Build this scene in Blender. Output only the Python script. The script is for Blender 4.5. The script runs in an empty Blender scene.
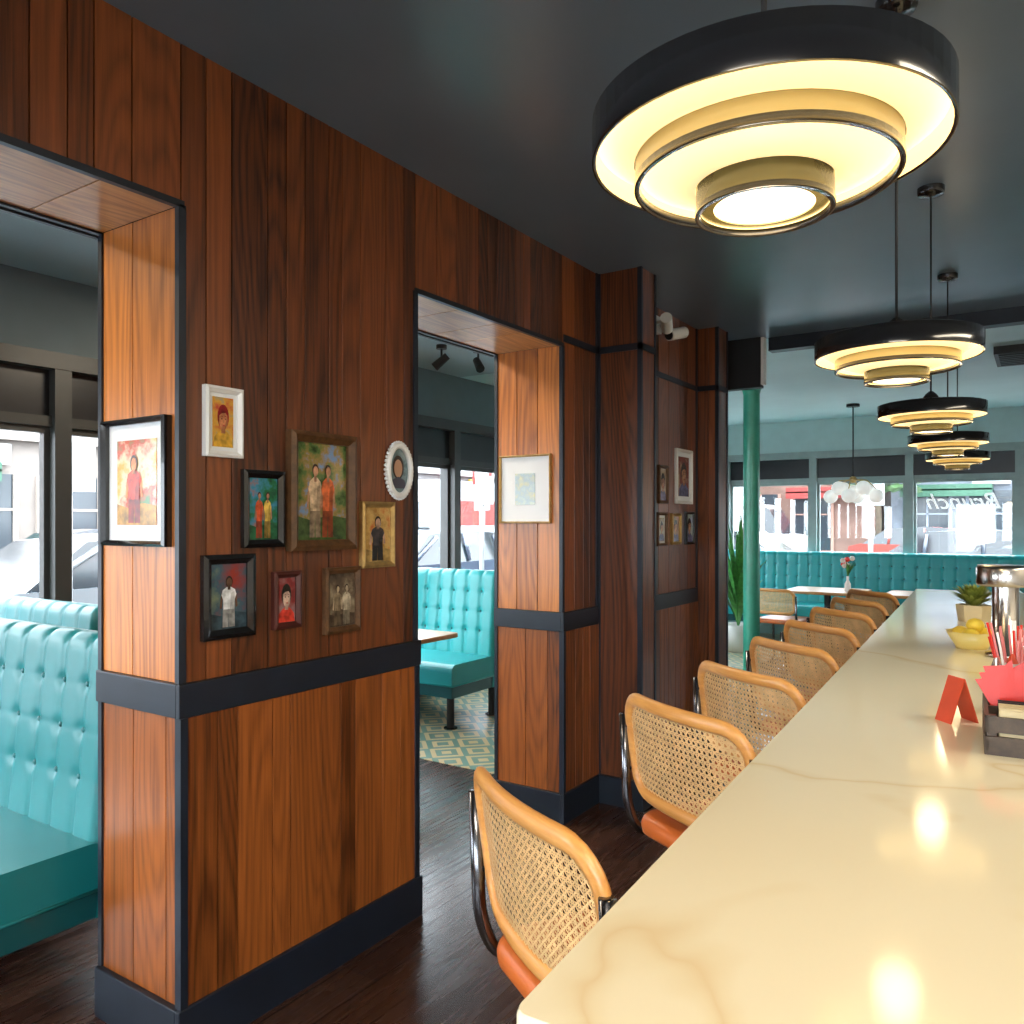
import bpy, math, random
from mathutils import Vector, Matrix
random.seed(7)
S = bpy.context.scene
C = bpy.context.collection
try:
    S.view_settings.view_transform = 'Standard'
    S.view_settings.look = 'None'
except Exception: pass

# ---------------------------------------------------------------- materials
def nt(name):
    m = bpy.data.materials.new(name); m.use_nodes = True
    t = m.node_tree; b = t.nodes['Principled BSDF']
    return m, t, b
def rgba(c): return (c[0], c[1], c[2], 1)
def mat(name, col, rough=0.5, metal=0, emit=None, es=0, coat=0, alpha=None, trans=0, var=0.0, vscale=8):
    m, t, b = nt(name)
    b.inputs['Base Color'].default_value = rgba(col)
    b.inputs['Roughness'].default_value = rough
    b.inputs['Metallic'].default_value = metal
    b.inputs['Coat Weight'].default_value = coat
    b.inputs['Transmission Weight'].default_value = trans
    if emit:
        b.inputs['Emission Color'].default_value = rgba(emit)
        b.inputs['Emission Strength'].default_value = es
    if var > 0:
        tc = t.nodes.new('ShaderNodeTexCoord'); n = t.nodes.new('ShaderNodeTexNoise')
        n.inputs['Scale'].default_value = vscale; n.inputs['Detail'].default_value = 4
        r = t.nodes.new('ShaderNodeValToRGB')
        r.color_ramp.elements[0].position = .3; r.color_ramp.elements[1].position = .7
        r.color_ramp.elements[0].color = rgba([x*(1-var) for x in col])
        r.color_ramp.elements[1].color = rgba([min(1, x*(1+var)) for x in col])
        t.links.new(tc.outputs['Object'], n.inputs['Vector'])
        t.links.new(n.outputs['Fac'], r.inputs['Fac'])
        t.links.new(r.outputs['Color'], b.inputs['Base Color'])
    return m
def math_n(t, op, a, bval=None):
    n = t.nodes.new('ShaderNodeMath'); n.operation = op
    if isinstance(a, (int, float)): n.inputs[0].default_value = a
    else: t.links.new(a, n.inputs[0])
    if bval is not None:
        if isinstance(bval, (int, float)): n.inputs[1].default_value = bval
        else: t.links.new(bval, n.inputs[1])
    return n.outputs[0]
def wood(name, dark, light, axis='Z', rough=0.35, coat=0.2, ring=26, pvar=.42):
    """plank wood; per-plank random value comes from colour attribute 'pv'"""
    m, t, b = nt(name)
    tc = t.nodes.new('ShaderNodeTexCoord'); at = t.nodes.new('ShaderNodeAttribute'); at.attribute_name = 'pv'
    off = t.nodes.new('ShaderNodeVectorMath'); off.operation = 'MULTIPLY_ADD'
    t.links.new(at.outputs['Color'], off.inputs[0]); off.inputs[1].default_value = (17, 13, 11)
    t.links.new(tc.outputs['Object'], off.inputs[2])
    mp = t.nodes.new('ShaderNodeMapping')
    sc = {'X': (.10, 1, 1), 'Y': (1, .10, 1), 'Z': (1, 1, .10)}[axis]
    mp.inputs['Scale'].default_value = sc
    t.links.new(off.outputs[0], mp.inputs['Vector'])
    n1 = t.nodes.new('ShaderNodeTexNoise'); n1.inputs['Scale'].default_value = 4.6; n1.inputs['Detail'].default_value = 1.2
    t.links.new(mp.outputs[0], n1.inputs['Vector'])
    rr = math_n(t, 'SINE', math_n(t, 'MULTIPLY', n1.outputs['Fac'], ring*5))
    rr = math_n(t, 'MULTIPLY', math_n(t, 'ADD', rr, 1), .5)
    rr = math_n(t, 'POWER', rr, .6)
    n2 = t.nodes.new('ShaderNodeTexNoise'); n2.inputs['Scale'].default_value = 85; n2.inputs['Detail'].default_value = 6
    n2.inputs['Roughness'].default_value = .65
    mp2 = t.nodes.new('ShaderNodeMapping')
    mp2.inputs['Scale'].default_value = {'X': (.03, 1, 1), 'Y': (1, .03, 1), 'Z': (1, 1, .03)}[axis]
    t.links.new(off.outputs[0], mp2.inputs['Vector']); t.links.new(mp2.outputs[0], n2.inputs['Vector'])
    f = math_n(t, 'ADD', math_n(t, 'MULTIPLY', rr, .22), math_n(t, 'MULTIPLY', n2.outputs['Fac'], .95))
    f = math_n(t, 'SUBTRACT', f, .14)
    sep = t.nodes.new('ShaderNodeSeparateColor'); t.links.new(at.outputs['Color'], sep.inputs[0])
    f = math_n(t, 'ADD', f, math_n(t, 'MULTIPLY', math_n(t, 'SUBTRACT', sep.outputs[0], .5), pvar))
    r = t.nodes.new('ShaderNodeValToRGB')
    e = r.color_ramp.elements
    e[0].position = .10; e[0].color = rgba(dark); e[1].position = .90; e[1].color = rgba(light)
    t.links.new(f, r.inputs['Fac']); t.links.new(r.outputs['Color'], b.inputs['Base Color'])
    b.inputs['Roughness'].default_value = rough; b.inputs['Coat Weight'].default_value = coat
    b.inputs['Coat Roughness'].default_value = .25
    bp = t.nodes.new('ShaderNodeBump'); bp.inputs['Strength'].default_value = .10; bp.inputs['Distance'].default_value = .002
    t.links.new(n2.outputs['Fac'], bp.inputs['Height']); t.links.new(bp.outputs[0], b.inputs['Normal'])
    return m

M = {}
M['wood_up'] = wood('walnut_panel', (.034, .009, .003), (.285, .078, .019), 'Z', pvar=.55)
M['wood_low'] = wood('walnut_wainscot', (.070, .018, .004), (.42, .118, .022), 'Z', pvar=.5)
M['wood_jamb_lit'] = wood('walnut_jamb_lit', (.20, .052, .008), (.78, .27, .048), 'Z')  # same walnut, window light on the jambs put into the colour
M['wood_soffit_lit'] = wood('walnut_soffit_lit', (.30, .11, .025), (.85, .42, .13), 'Y')  # walnut again, light falling on the soffit painted into its tone
M['trim'] = mat('navy_black_trim', (.009, .014, .024), .42, var=.2)
M['gap'] = mat('panel_gap', (.01, .004, .002), .8)
M['ceil'] = mat('slate_ceiling_paint', (.13, .18, .235), .28, var=.08, vscale=2)
M['ceil2'] = mat('slate_ceiling_lit_front', (.46, .60, .61), .45, var=.05, vscale=2)  # same slate ceiling, daylight near the front windows painted in as paler colour
M['ceil3'] = mat('slate_ceiling_lit_side', (.24, .31, .34), .4, var=.05, vscale=2)  # same slate ceiling, side-room daylight put into a mid tone
M['wallpale'] = mat('pale_teal_wall_paint', (.46, .61, .61), .6, var=.04)
M['wallslate'] = mat('slate_wall_paint', (.13, .18, .20), .6, var=.04)
M['wallwhite'] = mat('warm_white_wall', (.75, .72, .66), .6, var=.04)
M['winframe'] = mat('grey_window_frame', (.040, .042, .040), .4, var=.1)
M['winframe2'] = mat('pale_window_frame', (.30, .36, .35), .4, var=.1)
M['blind'] = mat('dark_transom_panel', (.012, .014, .018), .3, var=.2)
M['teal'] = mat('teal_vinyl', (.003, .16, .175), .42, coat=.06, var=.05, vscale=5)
M['teal_lit'] = mat('teal_vinyl_lit', (.005, .30, .315), .40, coat=.06, var=.05, vscale=5)  # same vinyl as the near booth, brighter light put into its colour
M['teal_dark'] = mat('dark_teal_vinyl', (.003, .07, .08), .4, coat=.1, var=.06)
M['button'] = mat('teal_button', (.004, .11, .12), .4)
M['chrome'] = mat('dark_chrome', (.16, .16, .17), .18, 1)
M['black'] = mat('black_lacquer', (.008, .008, .009), .18, coat=.5)
M['blackmatte'] = mat('black_matte', (.01, .01, .011), .5)
M['honey'] = wood('honey_beech', (.48, .18, .04), (.82, .41, .11), 'X', rough=.32, ring=8)
M['cane'] = mat('cane_weave', (.78, .52, .24), .5, var=.15, vscale=30)
M['caramel'] = mat('caramel_seat', (.52, .12, .02), .38, coat=.2, var=.15)
M['steel'] = mat('brushed_steel', (.55, .52, .48), .22, 1)
M['red'] = mat('red_plastic', (.72, .025, .012), .4, var=.1)
M['pink'] = mat('pink_plastic', (.80, .25, .25), .4, var=.1)
M['redcard'] = mat('red_orange_card', (.58, .06, .018), .45, var=.25)
M['white'] = mat('white_gloss', (.85, .85, .82), .3)
M['glow_letters'] = mat('white_window_lettering', (.85, .87, .88), .5, emit=(1, 1, 1), es=.6)  # slight glow added to the lettering so it reads white against the window
M['mat_board'] = mat('white_mat_board', (.80, .82, .83), .7)
M['lampglow'] = mat('lamp_reflector_glow', (.9, .75, .42), .4, emit=(1, .73, .33), es=1.2)
def radial_glow(name, r0, r1, s0, s1):  # bulb light on the reflector put in as emission, stronger outward
    m, t, b = nt(name)
    b.inputs['Base Color'].default_value = (.9, .75, .42, 1); b.inputs['Roughness'].default_value = .4
    tc = t.nodes.new('ShaderNodeTexCoord'); sp = t.nodes.new('ShaderNodeSeparateXYZ'); t.links.new(tc.outputs['Object'], sp.inputs[0])
    rr = math_n(t, 'SQRT', math_n(t, 'ADD', math_n(t, 'MULTIPLY', sp.outputs[0], sp.outputs[0]), math_n(t, 'MULTIPLY', sp.outputs[1], sp.outputs[1])))
    mr = t.nodes.new('ShaderNodeMapRange'); t.links.new(rr, mr.inputs['Value'])
    mr.inputs['From Min'].default_value = r0; mr.inputs['From Max'].default_value = r1; mr.inputs['To Min'].default_value = s0; mr.inputs['To Max'].default_value = s1
    b.inputs['Emission Color'].default_value = (1, .74, .36, 1); t.links.new(mr.outputs[0], b.inputs['Emission Strength'])
    return m
M['glow_a'] = radial_glow('lamp_upper_reflector_glow', .147, .191, .85, 2.1)
M['glow_b'] = radial_glow('lamp_lower_reflector_glow', .077, .141, .85, 2.0)
M['lampring'] = mat('lamp_ring_cream', (.50, .40, .17), .3, .15, coat=.3)
M['lampolive'] = mat('lamp_ring_olive', (.16, .135, .05), .25, .3, coat=.3)
M['bulb'] = mat('lamp_diffuser', (1, .95, .85), .4, emit=(1, .84, .58), es=3)
M['globe'] = mat('opal_globe', (.95, .95, .92), .25, emit=(1, .97, .92), es=.35)
M['gold'] = mat('gilt_frame', (.50, .33, .12), .35, .6, var=.2, vscale=40)
M['brownframe'] = mat('carved_brown_frame', (.10, .045, .016), .4, var=.4, vscale=40)
M['redframe'] = mat('dark_red_frame', (.07, .015, .010), .4, var=.2)
M['leaf'] = mat('green_leaf', (.05, .22, .04), .5, var=.4, vscale=20)
M['leafdark'] = mat('tree_leaf', (.03, .075, .02), .6, var=.4, vscale=20)
M['leaf2'] = mat('olive_leaf', (.25, .30, .05), .5, var=.4, vscale=30)
M['tan'] = mat('tan_tub', (.62, .50, .28), .5, var=.1)
M['lemon'] = mat('lemon_skin', (.85, .60, .05), .45, var=.1, vscale=40)
M['ybowl'] = mat('cream_bowl', (.85, .66, .20), .3, coat=.3)
M['table'] = wood('oak_table_top', (.35, .15, .05), (.65, .36, .14), 'X', rough=.3, ring=8)
M['bronzepole'] = mat('green_column_paint', (.03, .33, .22), .35, coat=.2, var=.12)
M['asphalt'] = mat('asphalt', (.17, .175, .185), .9, var=.15, vscale=3)
M['walk'] = mat('concrete_sidewalk', (.32, .32, .31), .9, var=.08, vscale=3)
M['tire'] = mat('tire_rubber', (.01, .01, .01), .8)
M['carglass'] = mat('car_glass', (.02, .025, .03), .1)
M['facadeglass'] = mat('facade_glass', (.03, .04, .05), .15)
M['signyellow'] = mat('yellow_sign', (.35, .24, .03), .5)
M['signred'] = mat('red_awning', (.22, .02, .015), .6, var=.15)
M['signgreen'] = mat('green_awning', (.03, .10, .06), .6, var=.15)
M['signwhite'] = mat('street_sign_white', (.35, .35, .35), .5)
M['charcoal'] = mat('bar_front_panel', (.02, .025, .03), .5, var=.2)
M['crate'] = wood('dark_crate_wood', (.03, .02, .015), (.10, .065, .04), 'Y', rough=.6, ring=8)

def marble():
    m, t, b = nt('cream_marble')
    tc = t.nodes.new('ShaderNodeTexCoord')
    n = t.nodes.new('ShaderNodeTexNoise'); n.inputs['Scale'].default_value = .8; n.inputs['Detail'].default_value = 4.5
    n.inputs['Distortion'].default_value = .7
    t.links.new(tc.outputs['Object'], n.inputs['Vector'])
    v = math_n(t, 'ABSOLUTE', math_n(t, 'SUBTRACT', n.outputs['Fac'], .55))
    r = t.nodes.new('ShaderNodeValToRGB'); e = r.color_ramp.elements
    e[0].position = 0; e[0].color = (.72, .55, .30, 1); e[1].position = .022; e[1].color = (.83, .74, .52, 1)
    r.color_ramp.elements.new(.006).color = (.78, .66, .42, 1)
    t.links.new(v, r.inputs['Fac'])
    n2 = t.nodes.new('ShaderNodeTexNoise'); n2.inputs['Scale'].default_value = 2.5
    t.links.new(tc.outputs['Object'], n2.inputs['Vector'])
    mx = t.nodes.new('ShaderNodeMix'); mx.data_type = 'RGBA'
    t.links.new(math_n(t, 'MULTIPLY', n2.outputs['Fac'], .4), mx.inputs[0])
    t.links.new(r.outputs['Color'], mx.inputs[6]); mx.inputs[7].default_value = (.88, .82, .63, 1)
    t.links.new(mx.outputs[2], b.inputs['Base Color'])
    b.inputs['Roughness'].default_value = .10
    return m
M['marble'] = marble()

def floor_mat():
    m, t, b = nt('dark_plank_floor')
    tc = t.nodes.new('ShaderNodeTexCoord')
    mp = t.nodes.new('ShaderNodeMapping'); mp.inputs['Rotation'].default_value = (0, 0, math.radians(90))
    t.links.new(tc.outputs['Object'], mp.inputs['Vector'])
    br = t.nodes.new('ShaderNodeTexBrick'); br.inputs['Scale'].default_value = 1
    br.inputs['Brick Width'].default_value = 1.3; br.inputs['Row Height'].default_value = .14
    br.inputs['Mortar Size'].default_value = .0025
    br.inputs['Color1'].default_value = (.032, .012, .008, 1); br.inputs['Color2'].default_value = (.060, .026, .016, 1)
    br.inputs['Mortar'].default_value = (.004, .003, .003, 1)
    t.links.new(mp.outputs[0], br.inputs['Vector'])
    mp2 = t.nodes.new('ShaderNodeMapping'); mp2.inputs['Scale'].default_value = (30, 1.5, 1)
    t.links.new(tc.outputs['Object'], mp2.inputs['Vector'])
    n = t.nodes.new('ShaderNodeTexNoise'); n.inputs['Scale'].default_value = 1.5; n.inputs['Detail'].default_value = 5
    t.links.new(mp2.outputs[0], n.inputs['Vector'])
    t.links.new(br.outputs['Color'], b.inputs['Base Color'])
    rr = math_n(t, 'ADD', math_n(t, 'MULTIPLY', n.outputs['Fac'], .25), .14)
    t.links.new(rr, b.inputs['Roughness'])
    return m
M['floor'] = floor_mat()

def tile_mat():
    m, t, b = nt('patterned_tile')
    tc = t.nodes.new('ShaderNodeTexCoord')
    sp = t.nodes.new('ShaderNodeSeparateXYZ'); t.links.new(tc.outputs['Object'], sp.inputs[0])
    def tri(o, s):
        f = math_n(t, 'FRACT', math_n(t, 'MULTIPLY', o, s)); return math_n(t, 'ABSOLUTE', math_n(t, 'SUBTRACT', f, .5))
    d = math_n(t, 'ADD', tri(sp.outputs[0], 3.4), tri(sp.outputs[1], 3.4))
    f = math_n(t, 'FRACT', math_n(t, 'MULTIPLY', d, 3.0))
    f = math_n(t, 'GREATER_THAN', f, .55)
    r = t.nodes.new('ShaderNodeValToRGB'); r.color_ramp.interpolation = 'CONSTANT'
    r.color_ramp.elements[0].color = (.12, .24, .20, 1); r.color_ramp.elements[1].color = (.55, .42, .22, 1)
    r.color_ramp.elements[1].position = .5
    t.links.new(f, r.inputs['Fac']); t.links.new(r.outputs['Color'], b.inputs['Base Color'])
    b.inputs['Roughness'].default_value = .35
    return m
M['tile'] = tile_mat()

def glass_mat():
    m, t, b = nt('window_glass')
    t.nodes.remove(b)
    out = t.nodes['Material Output']
    tr = t.nodes.new('ShaderNodeBsdfTransparent'); gl = t.nodes.new('ShaderNodeBsdfGlossy')
    gl.inputs['Roughness'].default_value = .02
    mx = t.nodes.new('ShaderNodeMixShader'); mx.inputs[0].default_value = .05
    t.links.new(tr.outputs[0], mx.inputs[1]); t.links.new(gl.outputs[0], mx.inputs[2]); t.links.new(mx.outputs[0], out.inputs[0])
    return m
M['glass'] = glass_mat()

def art(name, cols, scale=9, seed=0):
    m, t, b = nt(name)
    tc = t.nodes.new('ShaderNodeTexCoord')
    mp = t.nodes.new('ShaderNodeMapping'); mp.inputs['Location'].default_value = (seed*3.1, seed*1.7, seed*.9)
    t.links.new(tc.outputs['Object'], mp.inputs['Vector'])
    n = t.nodes.new('ShaderNodeTexNoise'); n.inputs['Scale'].default_value = scale; n.inputs['Detail'].default_value = 6
    n.inputs['Roughness'].default_value = .6
    t.links.new(mp.outputs[0], n.inputs['Vector'])
    r = t.nodes.new('ShaderNodeValToRGB'); r.color_ramp.interpolation = 'LINEAR'
    k = len(cols)
    while len(r.color_ramp.elements) < k: r.color_ramp.elements.new(.5)
    for i, c in enumerate(cols):
        r.color_ramp.elements[i].position = .32 + .36*i/(k-1); r.color_ramp.elements[i].color = rgba(c)
    t.links.new(n.outputs['Fac'], r.inputs['Fac']); t.links.new(r.outputs['Color'], b.inputs['Base Color'])
    b.inputs['Roughness'].default_value = .18
    return m

# ---------------------------------------------------------------- mesh builder
class MB:
    def __init__(s): s.v = []; s.f = []; s.m = []; s.sm = []; s.pv = []; s.mats = []; s.xf = Matrix.Identity(4)
    def mi(s, m):
        if isinstance(m, str): m = M[m]
        if m not in s.mats: s.mats.append(m)
        return s.mats.index(m)
    def add(s, vs, fs, m, smooth=False, pv=.5):
        o = len(s.v); k = s.mi(m)
        for p in vs: s.v.append(tuple(s.xf @ Vector(p)))
        for f in fs: s.f.append([i+o for i in f]); s.m.append(k); s.sm.append(smooth); s.pv.append(pv)
    def box(s, x0, x1, y0, y1, z0, z1, m, pv=.5):
        vs = [(x0,y0,z0),(x1,y0,z0),(x1,y1,z0),(x0,y1,z0),(x0,y0,z1),(x1,y0,z1),(x1,y1,z1),(x0,y1,z1)]
        s.add(vs, [(0,3,2,1),(4,5,6,7),(0,1,5,4),(1,2,6,5),(2,3,7,6),(3,0,4,7)], m, False, pv)
    def lathe(s, prof, m, c=(0,0,0), n=32, smooth=True, a0=0):
        vs = []; fs = []
        for r, z in prof:
            for i in range(n):
                a = a0+2*math.pi*i/n; vs.append((c[0]+r*math.cos(a), c[1]+r*math.sin(a), c[2]+z))
        for j in range(len(prof)-1):
            for i in range(n):
                k = (i+1) % n; fs.append((j*n+i, j*n+k, (j+1)*n+k, (j+1)*n+i))
        s.add(vs, fs, m, smooth)
    def cyl(s, c, r, h, m, n=24, r2=None):
        r2 = r if r2 is None else r2
        s.lathe([(r,0),(r2,h)], m, c, n)
        s.lathe([(0.0001,0),(r,0)], m, c, n, False); s.lathe([(r2,h),(0.0001,h)], m, c, n, False)
    def sphere(s, c, r, m, n=20, sx=1, sy=1, sz=1):
        k = n//2; vs = []; fs = []
        for j in range(k+1):
            ph = math.pi*j/k
            for i in range(n):
                a = 2*math.pi*i/n
                vs.append((c[0]+sx*r*math.sin(ph)*math.cos(a), c[1]+sy*r*math.sin(ph)*math.sin(a), c[2]-sz*r*math.cos(ph)))
        for j in range(k):
            for i in range(n):
                q = (i+1) % n; fs.append((j*n+i, j*n+q, (j+1)*n+q, (j+1)*n+i))
        s.add(vs, fs, m, True)
    def tube(s, pts, r, m, n=10, closed=False, ref=None, r2=None):
        P = [Vector(p) for p in pts]; L = len(P); T = []
        for i in range(L):
            a = P[(i-1) % L] if (closed or i > 0) else P[i]; b = P[(i+1) % L] if (closed or i < L-1) else P[i]
            T.append((b-a).normalized())
        vs = []; fs = []
        N = None
        for i in range(L):
            t = T[i]
            if ref is not None: N = Vector(ref) - t*Vector(ref).dot(t); N.normalize()
            elif N is None:
                N = t.orthogonal().normalized()
            else:
                N = N - t*N.dot(t); N.normalize()
            B = t.cross(N)
            for k in range(n):
                a = 2*math.pi*k/n
                vs.append(tuple(P[i] + N*(r*math.cos(a)) + B*((r2 or r)*math.sin(a))))
        for i in range(L if closed else L-1):
            j = (i+1) % L
            for k in range(n):
                q = (k+1) % n; fs.append((i*n+k, i*n+q, j*n+q, j*n+k))
        if not closed:
            fs.append(tuple(range(n-1, -1, -1))); fs.append(tuple((L-1)*n+k for k in range(n)))
        s.add(vs, fs, m, True)
    def prism(s, prof, x0, x1, m, smooth=False):
        """prof = list of (y,z), extruded along x"""
        n = len(prof)
        vs = [(x0, y, z) for y, z in prof]+[(x1, y, z) for y, z in prof]
        fs = [(i, (i+1) % n, n+(i+1) % n, n+i) for i in range(n)]
        s.add(vs, fs, m, smooth); s.add(vs, [tuple(range(n-1, -1, -1)), tuple(range(n, 2*n))], m, False)
    def obj(s, name, bevel=0, loc=None, rot=0):
        me = bpy.data.meshes.new(name); me.from_pydata(s.v, [], s.f)
        for m in s.mats: me.materials.append(m)
        me.polygons.foreach_set('material_index', s.m); me.polygons.foreach_set('use_smooth', s.sm)
        ca = me.color_attributes.new('pv', 'FLOAT_COLOR', 'CORNER')
        rnd = {}
        for p in me.polygons:
            v = s.pv[p.index]
            if v not in rnd:
                q = random.Random(int(v*1e6)); rnd[v] = (v, q.random(), q.random(), 1)
            for li in p.loop_indices: ca.data[li].color = rnd[v]
        me.update()
        o = bpy.data.objects.new(name, me); C.objects.link(o)
        if bevel:
            b = o.modifiers.new('bevel', 'BEVEL'); b.width = bevel; b.segments = 2; b.limit_method = 'ANGLE'; b.angle_limit = math.radians(50)
        if loc: o.location = loc
        o.rotation_euler[2] = rot
        return o
def inst(o, name, loc, rot=0, scale=1):
    p = bpy.data.objects.new(name, o.data); C.objects.link(p)
    for md in o.modifiers:
        b = p.modifiers.new(md.name, md.type); b.width = md.width; b.segments = md.segments; b.limit_method = md.limit_method; b.angle_limit = md.angle_limit
    p.location = loc; p.rotation_euler[2] = rot; p.scale = (scale,)*3
    return p
def rpath(pts, rad, k=6):
    P = [Vector(p) for p in pts]; out = [P[0]]
    for i in range(1, len(P)-1):
        a, b, c = P[i-1], P[i], P[i+1]
        d1 = (a-b); d2 = (c-b); r = min(rad, d1.length*.49, d2.length*.49)
        p0 = b+d1.normalized()*r; p1 = b+d2.normalized()*r
        for j in range(k+1):
            u = j/k; out.append((1-u)**2*p0+2*u*(1-u)*b+u*u*p1)
    out.append(P[-1]); return out

# ---------------------------------------------------------------- constants
H = 2.83; XW = -2.0; XB = -2.40; XL = -4.55; YF = 11.0; YB = -3.0; XR = 2.3; OT = 2.38
P1a, P1b, P2a = 1.355, 2.355, 3.475   # pier 1 start/end, pier 2 start

# ---------------------------------------------------------------- shell
b = MB(); b.box(-5.2, XR+.2, YB-.2, YF+.2, -.12, 0, 'floor'); b.obj('floor')
b = MB(); b.box(XL+.05, -2.45, 3.93, YF-.1, 0, .004, 'tile'); b.obj('floor_tile_inlay')
b = MB(); b.box(XW-.19, XR+.1, YB-.1, 5.9, H, H+.12, 'ceil'); b.obj('ceiling')
b = MB(); b.box(XL-.15, XR+.1, 5.9, YF+.1, H, H+.12, 'ceil2'); b.obj('ceiling_front_dining')
b = MB(); b.box(XL-.15, XW-.19, YB-.1, 5.9, H, H+.12, 'ceil3'); b.obj('ceiling_side_dining')
b = MB(); b.box(-1.66, XR, 5.86, 5.96, H-.095, H, 'trim')
b.box(XW-.02, -1.70, 5.80, 5.88, H-.36, H, 'blackmatte'); b.box(-1.70, -1.68, 5.81, 5.88, H-.34, H, 'white'); b.obj('ceiling_beam')
b = MB(); b.box(XR, XR+.1, YB, YF, 0, H, 'wallwhite'); b.obj('wall_right')

def planks(mb, face, fixed, a0, a1, z0, z1, m, th=.012, wmin=.06, wmax=.135):
    """face '+x' / '-x' (run along y), '-y' / '+y' (run along x)"""
    a = a0
    while a < a1-1e-4:
        w = random.uniform(wmin, wmax)
        if a1-(a+w) < .05: w = a1-a
        pv = random.random(); g = .0018
        if face == '+x': mb.box(fixed, fixed+th, a+g, a+w-g, z0, z1, m, pv)
        elif face == '-x': mb.box(fixed-th, fixed, a+g, a+w-g, z0, z1, m, pv)
        elif face == '-y': mb.box(a+g, a+w-g, fixed-th, fixed, z0, z1, m, pv)
        elif face == '+y': mb.box(a+g, a+w-g, fixed, fixed+th, z0, z1, m, pv)
        elif face == '-z': mb.box(z0, z1, a+g, a+w-g, fixed-th, fixed, m, pv)
        a += w

TH = .012
w = MB()
w.box(XB+TH, XW-TH, YB, -.6, 0, H, 'gap')
w.box(XB+TH, XW-TH, P1a+TH, P1b-TH, 0, H, 'gap')
w.box(XB+TH, XW-TH, P2a+TH, 5.34, 0, H, 'gap')
w.box(XB+TH, XW-TH, -.6, P1a+.02, OT+TH, H, 'gap')
w.box(XB+TH, XW-TH, P1b-.02, P2a+.02, OT+TH, H, 'gap')
RZ0, RZ1 = .955, 1.05
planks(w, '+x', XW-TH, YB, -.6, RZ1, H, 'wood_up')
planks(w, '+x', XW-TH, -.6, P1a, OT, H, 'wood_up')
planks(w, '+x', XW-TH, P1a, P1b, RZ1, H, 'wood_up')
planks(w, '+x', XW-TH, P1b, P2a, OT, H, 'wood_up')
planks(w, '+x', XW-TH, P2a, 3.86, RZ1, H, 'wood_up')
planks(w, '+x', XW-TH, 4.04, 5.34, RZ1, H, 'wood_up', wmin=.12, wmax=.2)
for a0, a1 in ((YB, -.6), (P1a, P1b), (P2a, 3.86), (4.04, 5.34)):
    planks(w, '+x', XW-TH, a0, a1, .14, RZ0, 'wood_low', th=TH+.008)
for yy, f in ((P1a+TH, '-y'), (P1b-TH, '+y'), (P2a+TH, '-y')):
    planks(w, f, yy, XB, XW-TH, RZ1, OT+.0, 'wood_jamb_lit', wmin=.12, wmax=.2)
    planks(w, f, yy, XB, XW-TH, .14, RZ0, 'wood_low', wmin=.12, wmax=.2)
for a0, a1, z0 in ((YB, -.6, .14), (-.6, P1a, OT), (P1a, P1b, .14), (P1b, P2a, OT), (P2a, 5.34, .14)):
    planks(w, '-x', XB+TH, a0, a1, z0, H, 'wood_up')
planks(w, '-z', OT+TH, -.6, P1a, XB, XW-TH, 'wood_soffit_lit', wmin=.2, wmax=.34)
planks(w, '-z', OT+TH, P1b, P2a, XB, XW-TH, 'wood_soffit_lit', wmin=.2, wmax=.34)
w.obj('wall_left', bevel=.0012)

def column(name, x0, x1, y0, y1):
    c = MB(); c.box(x0, x1-TH, y0+TH, y1-TH, 0, H, 'gap')
    planks(c, '-y', y0+TH, x0, x1, .15, H, 'wood_up', wmin=.2, wmax=.26)
    planks(c, '+x', x1-TH, y0, y1, .15, H, 'wood_up', wmin=.16, wmax=.2)
    planks(c, '+y', y1-TH, x0, x1, .15, H, 'wood_up', wmin=.12, wmax=.2)
    e = .006
    c.box(x0, x1+.02, y0-.02, y1+.02, 0, .15, 'trim')
    c.box(x0, x1+e, y0-e, y1+e, 2.40, 2.435, 'trim')
    c.box(x1-.018, x1+e, y0-e, y0+.014, .15, H, 'trim'); c.box(x1-.018, x1+e, y1-.014, y1+e, .15, H, 'trim')
    c.box(x0, x0+.016, y0-e, y0+.01, .15, H, 'trim')
    return c.obj(name)
column('wall_left_column', XW, -1.75, 3.86, 4.04)
column('wall_left_column', XW-.38, -1.853, 5.34, 5.53)

# trims
t = MB()
def rail(y0, y1, e0, e1, z0, z1, p, m='trim'):
    t.box(XW, XW+p, y0-(p if e0 else 0), y1+(p if e1 else 0), z0, z1, m)
    if e0: t.box(XB-.005, XW, y0-p, y0, z0, z1, m)
    if e1: t.box(XB-.005, XW, y1, y1+p, z0, z1, m)
def rails(z0, z1, p):
    rail(YB, -.6, 0, 1, z0, z1, p); rail(P1a, P1b, 1, 1, z0, z1, p); rail(P2a, 3.835, 1, 0, z0, z1, p); rail(4.065, 5.315, 0, 0, z0, z1, p)
rails(RZ0, RZ1, .016)
t.obj('trim_1', bevel=.003)
t = MB(); rails(0, .15, .020)
t.obj('baseboard_left', bevel=.003)
t = MB(); e = .007; q = .012
for y, sgn in ((-.6, -1), (P1a, 1), (P1b, -1), (P2a, 1)):
    ya, yb = (y-e, y+q) if sgn > 0 else (y-q, y+e)
    for z0, z1 in ((.15, RZ0), (RZ1, OT)):
        t.box(XW-q, XW+e+.008*(z0 < .9), ya-.004, yb, z0, z1, 'trim')
        t.box(XB-e, XB+q, ya, yb, z0, z1, 'trim')
for y0, y1 in ((-.6, P1a), (P1b, P2a)):
    for x0, x1 in ((XW-q, XW+e), (XB-e, XB+q)):
        t.box(x0, x1, y0-e, y1+e, OT-e, OT+q, 'trim')
    t.box(XB-.03, XB-.015, y0, y1, OT-.012, OT+.01, 'trim')
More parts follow.
